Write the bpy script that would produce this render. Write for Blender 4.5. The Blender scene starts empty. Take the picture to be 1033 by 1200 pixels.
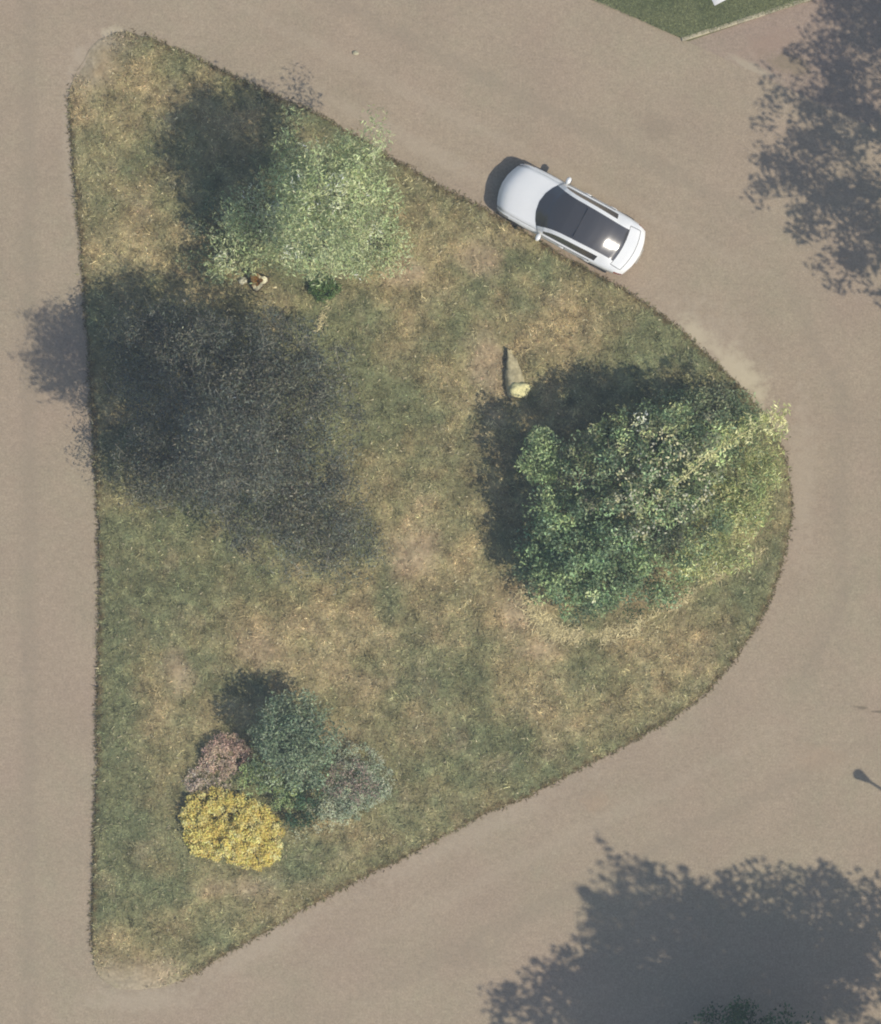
import bpy, math, numpy as np
from mathutils import Vector

# ------------------------------------------------------------------ camera, sky, sun, exposure
R = math.radians
scene = bpy.context.scene
PXM = 38.0                      # photograph pixels per metre on the ground
CAMH = 150.0                    # survey aircraft height used for the lens
SUN_AZ = np.array([0.842, -0.539])   # horizontal direction towards the sun
SUN_EL = 48.0

cam_d = bpy.data.cameras.new('camera')
cam = bpy.data.objects.new('camera', cam_d)
scene.collection.objects.link(cam)
cam.location = (0, 0, CAMH)
cam.rotation_euler = (0, 0, 0)
cam_d.sensor_fit = 'VERTICAL'
cam_d.angle = 2 * math.atan((1200 / PXM / 2) / CAMH)
cam_d.clip_start = 1.0
cam_d.clip_end = 3000
scene.camera = cam

world = bpy.data.worlds.new('World')
scene.world = world
world.use_nodes = True
wn = world.node_tree.nodes
sky = wn.new('ShaderNodeTexSky')
sky.sky_type = 'NISHITA'
sky.sun_disc = False
sky.sun_elevation = R(SUN_EL)
sky.sun_rotation = math.atan2(SUN_AZ[0], SUN_AZ[1])
sky.air_density = 1.0
sky.dust_density = 1.0
world.node_tree.links.new(sky.outputs[0], wn['Background'].inputs[0])
wn['Background'].inputs[1].default_value = 0.13

sun_d = bpy.data.lights.new('sun', 'SUN')
sun_d.energy = 4.1
sun_d.angle = R(0.55)
sun_d.color = (1.0, 0.93, 0.82)
sun = bpy.data.objects.new('sun', sun_d)
scene.collection.objects.link(sun)
ce = math.cos(R(SUN_EL))
sun.rotation_euler = Vector((SUN_AZ[0] * ce, SUN_AZ[1] * ce, math.sin(R(SUN_EL)))).to_track_quat('Z', 'Y').to_euler()
sun.location = (40, -26, 60)

scene.view_settings.view_transform = 'Standard'
scene.view_settings.look = 'None'
scene.view_settings.exposure = 0.0
scene.view_settings.gamma = 1.0
scene.view_settings.use_curve_mapping = False
scene.cycles.filter_width = 2.0
scene.cycles.use_denoising = True
scene.cycles.max_bounces = 6
scene.cycles.transparent_max_bounces = 8

# ------------------------------------------------------------------ helpers
rng = np.random.default_rng(11)
COL = scene.collection


def W(px, py, h=0.0):
    """photo pixel -> ground plan position of something h metres up"""
    k = (1 - h / CAMH) / PXM
    return np.array([(px - 516.5) * k, (600 - py) * k])


def lin(c):
    c = np.asarray(c, float) / 255.0
    return np.where(c <= 0.04045, c / 12.92, ((c + 0.055) / 1.055) ** 2.4)


LIGHT = np.array([1.20, 1.19, 1.29])     # how bright a flat white card comes out under this sun and sky


def alb(*c):
    """colour seen on a sunlit flat patch -> base colour"""
    return lin(c) / LIGHT


class MB:
    def __init__(self):
        self.v, self.c, self.f, self.n = [], [], [], 0

    def add(self, v, f, c=None):
        v = np.asarray(v, float).reshape(-1, 3)
        f = np.asarray(f, int)
        self.v.append(v)
        self.f.append(f + self.n)
        if c is None:
            c = np.ones((len(v), 3))
        c = np.asarray(c, float)
        if c.ndim == 1:
            c = np.tile(c, (len(v), 1))
        self.c.append(c)
        self.n += len(v)

    def build(self, name, mat, parent=None, smooth=False):
        me = bpy.data.meshes.new(name)
        V = np.concatenate(self.v)
        C = np.concatenate(self.c)
        me.vertices.add(len(V))
        me.vertices.foreach_set('co', V.ravel())
        loops = np.concatenate([f.ravel() for f in self.f])
        tot = np.concatenate([np.full(len(f), f.shape[1]) for f in self.f])
        st = np.concatenate([[0], np.cumsum(tot)[:-1]])
        me.loops.add(len(loops))
        me.loops.foreach_set('vertex_index', loops.astype(np.int32))
        me.polygons.add(len(tot))
        me.polygons.foreach_set('loop_start', st.astype(np.int32))
        me.polygons.foreach_set('loop_total', tot.astype(np.int32))
        if smooth:
            me.polygons.foreach_set('use_smooth', np.ones(len(tot), bool))
        me.update(calc_edges=True)
        at = me.color_attributes.new('Col', 'FLOAT_COLOR', 'POINT')
        at.data.foreach_set('color', np.concatenate([C, np.ones((len(C), 1))], 1).ravel().astype(np.float32))
        me.materials.append(mat)
        o = bpy.data.objects.new(name, me)
        COL.objects.link(o)
        if parent is not None:
            o.parent = parent
        return o


def empty(name, label, cat, loc=(0, 0, 0), rz=0.0, group=None):
    o = bpy.data.objects.new(name, None)
    o.empty_display_size = 0.2
    o.location = loc
    o.rotation_euler = (0, 0, rz)
    COL.objects.link(o)
    return tag(o, label, cat, group)


def tag(o, label, cat, group=None):
    o['label'] = label
    o['category'] = cat
    if group:
        o['group'] = group
    return o


def structure(o, label=None):
    o['kind'] = 'structure'
    if label:
        o['label'] = label
    return o


# value noise -------------------------------------------------------
class Noise:
    def __init__(self, seed):
        self.t = np.random.default_rng(seed).random((256, 256))

    def at(self, x, y, s):
        x = np.asarray(x) / s + 77.3
        y = np.asarray(y) / s + 31.7
        xi, yi = np.floor(x).astype(int), np.floor(y).astype(int)
        fx, fy = x - xi, y - yi
        fx, fy = fx * fx * (3 - 2 * fx), fy * fy * (3 - 2 * fy)
        g = lambda a, b: self.t[a % 256, b % 256]
        return (g(xi, yi) * (1 - fx) + g(xi + 1, yi) * fx) * (1 - fy) + (g(xi, yi + 1) * (1 - fx) + g(xi + 1, yi + 1) * fx) * fy

    def fbm(self, x, y, s, o=4):
        a, w, tot = 0, 1.0, 0
        for k in range(o):
            a = a + w * self.at(x + 13.1 * k, y - 7.7 * k, s / 2 ** k)
            tot += w
            w *= 0.55
        return a / tot


N1, N2, N3, N4 = Noise(1), Noise(2), Noise(3), Noise(4)


# materials ---------------------------------------------------------
def new_mat(name):
    m = bpy.data.materials.new(name)
    m.use_nodes = True
    nt = m.node_tree
    return m, nt, nt.nodes['Principled BSDF']


def flat_mat(name, col, rough=0.6, metal=0.0, grain=0.12, scale=14.0, coat=0.0, spec=0.5, bump=0.0):
    m, nt, b = new_mat(name)
    tc = nt.nodes.new('ShaderNodeTexCoord')
    no = nt.nodes.new('ShaderNodeTexNoise')
    no.inputs['Scale'].default_value = scale
    no.inputs['Detail'].default_value = 5
    nt.links.new(tc.outputs['Object'], no.inputs['Vector'])
    mr = nt.nodes.new('ShaderNodeMapRange')
    mr.inputs[1].default_value, mr.inputs[2].default_value = 0.25, 0.75
    mr.inputs[3].default_value, mr.inputs[4].default_value = 1 - grain, 1 + grain
    nt.links.new(no.outputs[0], mr.inputs[0])
    mx = nt.nodes.new('ShaderNodeMix')
    mx.data_type = 'RGBA'
    mx.blend_type = 'MULTIPLY'
    mx.inputs[0].default_value = 1
    mx.inputs[6].default_value = (*col, 1)
    nt.links.new(mr.outputs[0], mx.inputs[7])
    nt.links.new(mx.outputs[2], b.inputs['Base Color'])
    b.inputs['Roughness'].default_value = rough
    b.inputs['Metallic'].default_value = metal
    b.inputs['Coat Weight'].default_value = coat
    b.inputs['Coat Roughness'].default_value = 0.09
    b.inputs['Specular IOR Level'].default_value = spec
    if bump:
        bp = nt.nodes.new('ShaderNodeBump')
        bp.inputs['Strength'].default_value = bump
        bp.inputs['Distance'].default_value = 0.02
        nt.links.new(no.outputs[0], bp.inputs['Height'])
        nt.links.new(bp.outputs[0], b.inputs['Normal'])
    return m


def attr_mat(name, rough=0.8, spec=0.2, translucent=0.0, grain=0.15, scale=30.0):
    """colour held by the mesh points, broken up by fine noise"""
    m, nt, b = new_mat(name)
    at = nt.nodes.new('ShaderNodeAttribute')
    at.attribute_name = 'Col'
    tc = nt.nodes.new('ShaderNodeTexCoord')
    no = nt.nodes.new('ShaderNodeTexNoise')
    no.inputs['Scale'].default_value = scale
    no.inputs['Detail'].default_value = 3
    nt.links.new(tc.outputs['Object'], no.inputs['Vector'])
    mr = nt.nodes.new('ShaderNodeMapRange')
    mr.inputs[1].default_value, mr.inputs[2].default_value = 0.3, 0.7
    mr.inputs[3].default_value, mr.inputs[4].default_value = 1 - grain, 1 + grain
    nt.links.new(no.outputs[0], mr.inputs[0])
    mx = nt.nodes.new('ShaderNodeMix')
    mx.data_type = 'RGBA'
    mx.blend_type = 'MULTIPLY'
    mx.inputs[0].default_value = 1
    nt.links.new(at.outputs['Color'], mx.inputs[6])
    nt.links.new(mr.outputs[0], mx.inputs[7])
    nt.links.new(mx.outputs[2], b.inputs['Base Color'])
    b.inputs['Roughness'].default_value = rough
    b.inputs['Specular IOR Level'].default_value = spec
    if translucent:
        tr = nt.nodes.new('ShaderNodeBsdfTranslucent')
        nt.links.new(mx.outputs[2], tr.inputs[0])
        ms = nt.nodes.new('ShaderNodeMixShader')
        ms.inputs[0].default_value = translucent
        nt.links.new(b.outputs[0], ms.inputs[1])
        nt.links.new(tr.outputs[0], ms.inputs[2])
        nt.links.new(ms.outputs[0], nt.nodes['Material Output'].inputs[0])
    return m


def road_mat(name, base, blobs=(), pink=0.5):
    """worn chip-seal: stone grain, faint pinkish and greenish drifts, spilt sand patches"""
    m, nt, b = new_mat(name)
    L = nt.links
    geo = nt.nodes.new('ShaderNodeNewGeometry')

    def noise(scale, detail=4, rough=0.6):
        n = nt.nodes.new('ShaderNodeTexNoise')
        n.inputs['Scale'].default_value = scale
        n.inputs['Detail'].default_value = detail
        n.inputs['Roughness'].default_value = rough
        L.new(geo.outputs['Position'], n.inputs['Vector'])
        return n.outputs[0]

    def rng_(src, a, b_, c, d):
        n = nt.nodes.new('ShaderNodeMapRange')
        for k, val in zip((1, 2, 3, 4), (a, b_, c, d)):
            n.inputs[k].default_value = val
        L.new(src, n.inputs[0])
        return n.outputs[0]

    def mix(f, a, b_, mode='MIX'):
        n = nt.nodes.new('ShaderNodeMix')
        n.data_type = 'RGBA'
        n.blend_type = mode
        for sock, val in ((0, f), (6, a), (7, b_)):
            if isinstance(val, (int, float)):
                n.inputs[sock].default_value = val
            elif isinstance(val, (tuple, list, np.ndarray)):
                n.inputs[sock].default_value = (*val, 1)
            else:
                L.new(val, n.inputs[sock])
        return n.outputs[2]

    base = np.asarray(base)
    c = mix(rng_(noise(0.22, 5), .35, .65, 0, 1), tuple(base * [1.02, .965, .985]), tuple(base * [.985, 1.015, .98]))
    c = mix(rng_(noise(1.6, 4), .35, .65, 0, 0.55), c, tuple(base * [1.05, 1.0, 1.0]))
    g = rng_(noise(16, 5, .75), .3, .7, .74, 1.26)
    c = mix(1.0, c, g, 'MULTIPLY')
    g = rng_(noise(5.5, 3, .6), .3, .7, .92, 1.08)
    c = mix(1.0, c, g, 'MULTIPLY')
    c = mix(1.0, c, rng_(noise(.55, 3, .55), .3, .7, .955, 1.045), 'MULTIPLY')
    for (px, py, rx, ry, ang, col, amt) in blobs:
        x, y = W(px, py)
        sb = nt.nodes.new('ShaderNodeVectorMath')
        sb.operation = 'SUBTRACT'
        sb.inputs[1].default_value = (x, y, 0)
        L.new(geo.outputs['Position'], sb.inputs[0])
        mp = nt.nodes.new('ShaderNodeVectorRotate')
        mp.rotation_type = 'Z_AXIS'
        mp.inputs['Angle'].default_value = R(-ang)
        L.new(sb.outputs[0], mp.inputs['Vector'])
        dv = nt.nodes.new('ShaderNodeVectorMath')
        dv.operation = 'MULTIPLY'
        dv.inputs[1].default_value = (PXM / rx, PXM / ry, 0)
        L.new(mp.outputs[0], dv.inputs[0])
        ln = nt.nodes.new('ShaderNodeVectorMath')
        ln.operation = 'LENGTH'
        L.new(dv.outputs[0], ln.inputs[0])
        ad = nt.nodes.new('ShaderNodeMath')
        ad.operation = 'ADD'
        L.new(ln.outputs['Value'], ad.inputs[0])
        L.new(rng_(noise(3.0, 5), .3, .7, -.5, .5), ad.inputs[1])
        c = mix(rng_(ad.outputs[0], .35, 1.15, amt, 0), c, tuple(col))
    L.new(c, b.inputs['Base Color'])
    b.inputs['Roughness'].default_value = 0.9
    b.inputs['Specular IOR Level'].default_value = 0.25
    bp = nt.nodes.new('ShaderNodeBump')
    bp.inputs['Strength'].default_value = 0.25
    bp.inputs['Distance'].default_value = 0.012
    L.new(noise(34, 3), bp.inputs['Height'])
    L.new(bp.outputs[0], b.inputs['Normal'])
    return m


LEAF = attr_mat('leaf', rough=0.55, spec=0.25, translucent=0.22, grain=0.1)
DRYLEAF = attr_mat('dry_leaf', rough=0.8, spec=0.1, translucent=0.1, grain=0.15)
BARK = attr_mat('bark', rough=0.9, spec=0.1, grain=0.35, scale=18)
TURF = attr_mat('turf', rough=0.95, spec=0.05, grain=0.22, scale=11)
BLADE = attr_mat('grass_blade', rough=0.8, spec=0.1, translucent=0.15, grain=0.1)
STONE = attr_mat('stone', rough=0.9, spec=0.15, grain=0.3, scale=9)


# ------------------------------------------------------------------ setting: ground, roads
def sheet(name, poly, z, mat, label=None):
    b = MB()
    p = np.array([W(*q) for q in poly])
    b.add(np.c_[p, np.full(len(p), z)], [list(range(len(p)))])
    return structure(b.build(name, mat), label)


ROAD = alb(167, 151.5, 133)
SAND = alb(206, 192, 166)
PALE = alb(186, 170, 152)
WEAR = alb(150, 137, 121)
road_m = road_mat('road_seal', ROAD, [
    (866, 438, 20, 50, 42, SAND, .95), (815, 392, 13, 26, 44, SAND, .85), (825, 415, 60, 90, 42, PALE, .45),
    (132, 40, 18, 9, 25, SAND, .7), (118, 62, 48, 22, 30, PALE, .6), (84, 170, 12, 90, 0, PALE, .5),
    (165, 1172, 80, 16, 0, PALE, .45), (300, 1112, 90, 16, 28, PALE, .4), (560, 975, 160, 14, 27, PALE, .35),
    (940, 560, 18, 110, 0, PALE, .45), (480, 165, 150, 12, -28, PALE, .4), (700, 940, 20, 14, 0, alb(178, 150, 125), .3),
    (960, 890, 34, 20, 0, alb(178, 152, 130), .35),
    (34, 600, 13, 1300, 0, WEAR, .35), (-40, 600, 14, 1300, 0, WEAR, .35), (620, 118, 520, 13, -27, WEAR, .32), (560, 150, 420, 11, -27, PALE, .25),
    (700, 1030, 420, 14, 27, WEAR, .3), (660, 985, 360, 12, 27, PALE, .2), (985, 600, 14, 190, 0, WEAR, .32), (965, 420, 12, 120, 25, WEAR, .28),
    (960, 760, 12, 110, -24, WEAR, .28), (770, 150, 26, 18, -20, alb(142, 128, 112), .35), (560, 1120, 40, 20, 10, alb(148, 134, 118), .3),
    (1008, 829, 10, 2.2, -5, alb(120, 108, 92), .8), (1028, 834, 12, 2.0, 0, alb(115, 103, 88), .8),
])
ground_m = attr_mat('verge_grass', rough=0.95, spec=0.05, grain=0.3, scale=2.5)
gb = MB()
gb.add([(-700, -700, -.012), (700, -700, -.012), (700, 700, -.012), (-700, 700, -.012)], [[0, 1, 2, 3]], alb(118, 116, 84))
structure(gb.build('ground', ground_m), 'dry grass ground beyond the roads')

sheet('road', [(-140, -6000), (100, -6000), (100, -280), (700, 0), (805, 48), (905, 95), (1100, 185), (1300, 330),
               (1500, 480), (6500, 900), (6500, 1220), (1500, 1010), (1250, 1120), (1060, 1225), (850, 1262),
               (420, 1490), (330, 1620), (330, 6500), (-140, 6500)][::-1], 0.0, road_m,
      'pale chip-sealed road meeting round the grass island')
drive_m = road_mat('driveway_gravel', alb(162, 145, 130), [
    (880, 78, 34, 6, -26, alb(184, 170, 150), .7), (905, 50, 40, 16, 18, alb(165, 140, 125), .5),
    (925, 75, 30, 14, -20, alb(135, 122, 100), .6)])
sheet('driveway', [(796, 52), (962, -4), (1500, -180), (1500, 260), (1300, 340), (1100, 200), (905, 110)][::-1], -0.004, drive_m,
      'brown gravel driveway beside the corner lawn')
sheet('verge', [(-140, -6000), (-140, 6500), (-900, 6500), (-900, -6000)], -0.004, ground_m)

# pale kerb between lawn and driveway
kb = MB()
a0, a1 = W(800, 49), W(1250, -97)
d = (a1 - a0) / np.linalg.norm(a1 - a0)
nrm = np.array([-d[1], d[0]])
kerb_m = flat_mat('kerb_concrete', alb(188, 176, 152), 0.9, grain=.2, scale=6, bump=.4)
kerb = bpy.data.objects.new('kerb', None)
COL.objects.link(kerb)
structure(kerb, 'pale concrete kerb between corner lawn and driveway')
tl = np.linalg.norm(a1 - a0)
step = 0.9
kmesh = None
for k in range(int(tl / step)):
    if kmesh is None:
        b = MB()
        l, w, h = step - .012, .13, .06
        e = .012
        pts = []
        for (z, q) in ((-.02, 0), (h - e, 0), (h, e)):
            for (x, y) in ((q, q), (l - q, q), (l - q, w - q), (q, w - q)):
                pts.append((x, y, z))
        f = [[8, 9, 10, 11]]
        for lv in (0, 4):
            for i in range(4):
                f.append([lv + i, lv + (i + 1) % 4, lv + 4 + (i + 1) % 4, lv + 4 + i])
        b.add(pts, f)
        o = b.build('kerb_stone', kerb_m, kerb)
        kmesh = o.data
    else:
        o = bpy.data.objects.new('kerb_stone', kmesh)
        COL.objects.link(o)
        o.parent = kerb
    p = a0 + d * step * k
    o.location = (p[0] + nrm[0] * rng.normal(0, .006), p[1] + nrm[1] * rng.normal(0, .006), rng.normal(0, .004))
    o.rotation_euler = (0, 0, math.atan2(d[1], d[0]) + rng.normal(0, .006))

# ------------------------------------------------------------------ the grass island
ISL = [(95, 75), (104, 57), (118, 42), (142, 33), (172, 41), (210, 58), (260, 84), (330, 118), (400, 151), (450, 179), (500, 208),
       (560, 241), (620, 276), (680, 311), (720, 333), (760, 358), (800, 388), (835, 420), (865, 450), (887, 476), (905, 502),
       (918, 532), (925, 566), (925, 610), (919, 650), (906, 692), (886, 735), (860, 775), (830, 808), (795, 836), (750, 861),
       (700, 889), (640, 920), (560, 959), (480, 1002), (400, 1042), (330, 1078), (270, 1112), (235, 1134), (205, 1150),
       (165, 1160), (130, 1156), (113, 1140), (108, 1100), (110, 1050), (112, 950), (115, 850), (118, 700), (116, 600),
       (112, 520), (106, 440), (100, 350), (92, 240), (85, 150), (83, 108)]


def smooth_loop(pts, n):
    p = np.array([W(*q) for q in pts])
    P = np.concatenate([p, p[:1]])
    seg = np.linalg.norm(np.diff(P, axis=0), axis=1)
    s = np.concatenate([[0], np.cumsum(seg)])
    t = np.linspace(0, s[-1], n, endpoint=False)
    q = np.c_[np.interp(t, s, P[:, 0]), np.interp(t, s, P[:, 1])]
    for _ in range(10):
        q = (np.roll(q, 1, 0) + 2 * q + np.roll(q, -1, 0)) / 4
    return q, t


NB = 900
loop, lt = smooth_loop(ISL, NB)
# ragged turf edge
tang = np.roll(loop, -1, 0) - np.roll(loop, 1, 0)
tang /= np.linalg.norm(tang, axis=1)[:, None]
outn = np.c_[tang[:, 1], -tang[:, 0]]
cen = W(430, 590)
outn *= np.sign(((loop - cen) * outn).sum(1))[:, None]
loop = loop + outn * ((N1.fbm(lt, lt * 0, .35, 3) - .5) * .10 + (N2.fbm(lt, lt * 0, 3.1, 2) - .5) * .22)[:, None]


def inside(p):
    x, y = p[:, 0], p[:, 1]
    c = np.zeros(len(p), bool)
    lp = loop[::3]
    a, b = lp, np.roll(lp, -1, 0)
    for (x0, y0), (x1, y1) in zip(a, b):
        k = (y0 > y) != (y1 > y)
        if y0 != y1:
            c ^= k & (x < (x1 - x0) * (y - y0) / (y1 - y0) + x0)
    return c


def edge_dist(p):
    out = np.empty(len(p))
    lp = loop[::4]
    for i in range(0, len(p), 20000):
        q = p[i:i + 20000]
        out[i:i + 20000] = np.sqrt(((q[:, None, :] - lp[None]) ** 2).sum(2).min(1))
    return out


def poly_dist(p, pts):
    P = np.array([W(*q) for q in pts])
    best = np.full(len(p), 1e9)
    for a, b in zip(P[:-1], P[1:]):
        ab = b - a
        t = np.clip(((p - a) @ ab) / (ab @ ab), 0, 1)
        best = np.minimum(best, np.linalg.norm(p - a - t[:, None] * ab, axis=1))
    return best


def zis(p, ed):
    """turf level: low mound with an uneven surface"""
    return 0.055 + .22 * np.clip(ed / 6, 0, 1) ** .8 + (N3.fbm(p[:, 0], p[:, 1], 1.6, 4) - .5) * .1


DRY = [(150, 110, 80, 70), (165, 280, 50, 90), (470, 330, 90, 60), (560, 290, 70, 40), (500, 640, 70, 120), (300, 745, 70, 40),
       (400, 735, 80, 45), (185, 830, 35, 70), (170, 1080, 50, 40), (270, 1045, 60, 25), (600, 715, 60, 45), (640, 800, 60, 40),
       (820, 740, 70, 40), (720, 830, 60, 25), (560, 430, 50, 60), (660, 390, 70, 25), (450, 790, 50, 30), (640, 335, 50, 25), (520, 560, 40, 70)]
GREEN = [(138, 800, 32, 260), (205, 690, 60, 60), (530, 795, 80, 50), (470, 480, 50, 50), (690, 800, 45, 35), (450, 920, 80, 50),
         (390, 1010, 110, 30), (135, 950, 25, 110), (640, 320, 80, 25), (770, 410, 70, 30), (600, 880, 80, 30), (885, 715, 25, 50),
         (250, 760, 40, 40), (300, 620, 120, 60), (380, 470, 60, 140), (410, 200, 70, 80), (330, 300, 60, 60), (690, 640, 60, 50),
         (540, 400, 30, 40), (430, 780, 30, 30)]
BARE = [(612, 712, 38, 26), (305, 760, 26, 22), (160, 1140, 55, 18), (490, 650, 35, 30), (110, 75, 26, 35), (570, 420, 24, 50),
        (560, 300, 26, 22), (270, 1040, 45, 14), (640, 760, 30, 18), (475, 320, 30, 20), (210, 790, 20, 30)]
STRAW_LINES = [([(612, 695), (628, 722), (655, 742), (700, 745), (745, 735), (790, 708)], .11),
               ([(790, 708), (850, 672), (900, 640)], .06), ([(372, 388), (398, 335)], .05)]


def gauss(p, L):
    s = np.zeros(len(p))
    for (px, py, rx, ry) in L:
        c = W(px, py)
        s = np.maximum(s, np.exp(-(((p[:, 0] - c[0]) * PXM / rx) ** 2 + ((p[:, 1] - c[1]) * PXM / ry) ** 2)))
    return s


def turf_colour(p, ed):
    x, y = p[:, 0], p[:, 1]
    dry = .5 + (N1.fbm(x, y, 2.4, 4) - .5) * 1.4 + (N2.fbm(x, y, .7, 4) - .5) * 1.25
    dry += .36 * gauss(p, DRY) - .56 * gauss(p, GREEN) - .02
    t = np.clip(dry, 0, 1)[:, None]
    green, olive, straw, bare = alb(127, 128, 96), alb(146, 138, 104), alb(167, 151, 116), alb(176, 156, 128)
    c = np.where(t < .5, green + (olive - green) * (t / .5), olive + (straw - olive) * ((t - .5) / .5))
    bl = np.clip(gauss(p, BARE) * 1.2 + (N3.fbm(x, y, .9, 3) - .62) * 1.5, 0, .85)[:, None]
    c = c + (bare - c) * bl
    c = c * np.exp((N4.fbm(x, y, .42, 3) - .5) * .75 + (N3.fbm(x + 9, y, .16, 2) - .5) * .6)[:, None]
    tint = (N1.fbm(x - 20, y + 5, .5, 3)[:, None] - .5) * 2
    c = c * (1 + tint * np.array([.07, 0, -.03]))
    for pts, w in STRAW_LINES:
        dd = poly_dist(p, pts) + (N4.fbm(x, y, .6, 3) - .5) * w * 4
        m = np.clip(1.1 - dd / w, 0, 1)[:, None] * np.clip(N2.fbm(x, y, .8, 2)[:, None] * 1.7, .1, .8)
        c = c + (alb(206, 190, 148) - c) * m
    # dark cut soil along the edge
    m = np.clip(1.25 - (ed + (N4.fbm(x, y, .7, 3) - .5) * .2) / .13, 0, .75)[:, None]
    soft = np.clip(1.3 * gauss(p, [(105, 60, 62, 60), (150, 1152, 75, 50), (925, 520, 40, 60)]), 0, 1)[:, None]
    c = c + (alb(104, 86, 62) - c) * m * (1 - soft)
    # sand washed onto the worn tips
    m = np.clip(1.25 - ed / .75 + (N1.fbm(x, y, .4, 2) - .5) * 1.6, 0, 1)[:, None] * gauss(p, [(105, 52, 45, 45), (140, 1160, 70, 30)])[:, None]
    c = c + (alb(174, 159, 138) - c) * m
    return c


rings = 210
tt = np.linspace(0, 1, rings + 1)[1:] ** .8
b = MB()
P = cen + (loop[None] - cen) * tt[:, None, None]
P = P.reshape(-1, 2)
ed = edge_dist(P)
ed[-NB:] = 0
z = zis(P, ed)
tipw = np.clip(gauss(loop, [(105, 60, 62, 60), (150, 1152, 75, 50)]) * 1.3, 0, 1)
z[-NB:] = .038 - .034 * tipw
for r_ in range(2, 10):
    z[-NB * r_:-NB * (r_ - 1) if r_ > 1 else None] -= .05 * tipw * (10 - r_) / 8
top = np.c_[P, z]
skirt = np.c_[loop + outn * .02, np.full(NB, -.02)]
V = np.concatenate([[[cen[0], cen[1], .3]], top, skirt])
i = np.arange(NB)
j = (i + 1) % NB
F = []
for r in range(rings):
    F.append(np.c_[1 + r * NB + i, 1 + (r + 1) * NB + i, 1 + (r + 1) * NB + j, 1 + r * NB + j])
cols = np.concatenate([[alb(128, 124, 88)], turf_colour(P, ed), alb(96, 80, 60) + (alb(168, 154, 135) - alb(96, 80, 60)) * tipw[:, None]])
b.add(V, np.concatenate(F), cols)
b.f.append(np.c_[np.zeros(NB, int), 1 + i, 1 + j])
o = b.build('grass_island', TURF, smooth=True)
if o.data.polygons[0].normal.z < 0:
    o.data.flip_normals()
structure(o, 'raised three-cornered grass island between the roads')


# ------------------------------------------------------------------ lawn in the corner
def lawn():
    poly = np.array([W(*q) for q in [(706, -1), (803, 44), (958, -6), (1240, -100), (1240, -420), (300, -420), (110, -278)]])
    b = MB()
    n = len(poly)
    b.add(np.r_[np.c_[poly, np.full(n, .05)], np.c_[poly, np.full(n, -.02)]], [list(range(n))[::-1]], alb(118, 123, 94))
    b.f.append(np.array([[k, (k + 1) % n, n + (k + 1) % n, n + k] for k in range(n)]))
    o = b.build('lawn', TURF)
    structure(o, 'darker green corner lawn across the road')


lawn()


# ------------------------------------------------------------------ grass blades
def blades(b, P, z, col, length, width, spread=1.0, lift=.45):
    """one bent-over blade (a triangle) per point"""
    n = len(P)
    a = rng.uniform(0, 2 * np.pi, n)
    L = length * rng.uniform(.6, 1.4, n)
    d = np.c_[np.cos(a), np.sin(a)]
    s = np.c_[-d[:, 1], d[:, 0]] * (width * rng.uniform(.6, 1.3, n) / 2)[:, None]
    up = L * rng.uniform(.15, lift + .35, n)
    base = np.c_[P, z]
    v = np.empty((n, 3, 3))
    v[:, 0] = base + np.c_[s, np.zeros(n)]
    v[:, 1] = base - np.c_[s, np.zeros(n)]
    v[:, 2] = base + np.c_[d * (L * spread)[:, None], up]
    b.add(v.reshape(-1, 3), np.arange(n * 3).reshape(-1, 3), np.repeat(col, 3, 0))


lo, hi = loop.min(0), loop.max(0)
pts = rng.uniform(lo, hi, (520000, 2))
pts = pts[inside(pts)]
ed = edge_dist(pts)
keep = rng.random(len(pts)) < np.clip(.35 + 1.3 * (N2.fbm(pts[:, 0], pts[:, 1], .45, 3)), .2, 1)
worn = gauss(pts, BARE) + gauss(pts, [(105, 52, 40, 45), (140, 1160, 70, 26)])
keep &= rng.random(len(pts)) > worn * .75
pts, ed = pts[keep], ed[keep]
c = turf_colour(pts, ed) * rng.lognormal(.16, .45, len(pts))[:, None]
c *= 1 + rng.normal(0, .05, (len(pts), 3))
gb = MB()
blades(gb, pts, zis(pts, ed) - .01, c, .10, .022)
fl = rng.choice(len(pts), 1500, replace=False)
blades(gb, pts[fl], zis(pts[fl], ed[fl]) + .03, alb(198, 186, 152) * rng.lognormal(.0, .25, (1500, 1)), .10, .045, lift=.1)
tuft = pts[rng.choice(len(pts), 1500, replace=False)]
tp = np.repeat(tuft, 12, 0) + rng.normal(0, .06, (18000, 2))
tp = tp[inside(tp)]
te = edge_dist(tp)
tc_ = turf_colour(tp, te) * np.repeat(rng.lognormal(.1, .35, (1500, 1)), 12, 0)[:len(tp)] * rng.lognormal(.05, .2, (len(tp), 1))
blades(gb, tp, zis(tp, te), tc_, .17, .03, lift=.5)
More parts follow.
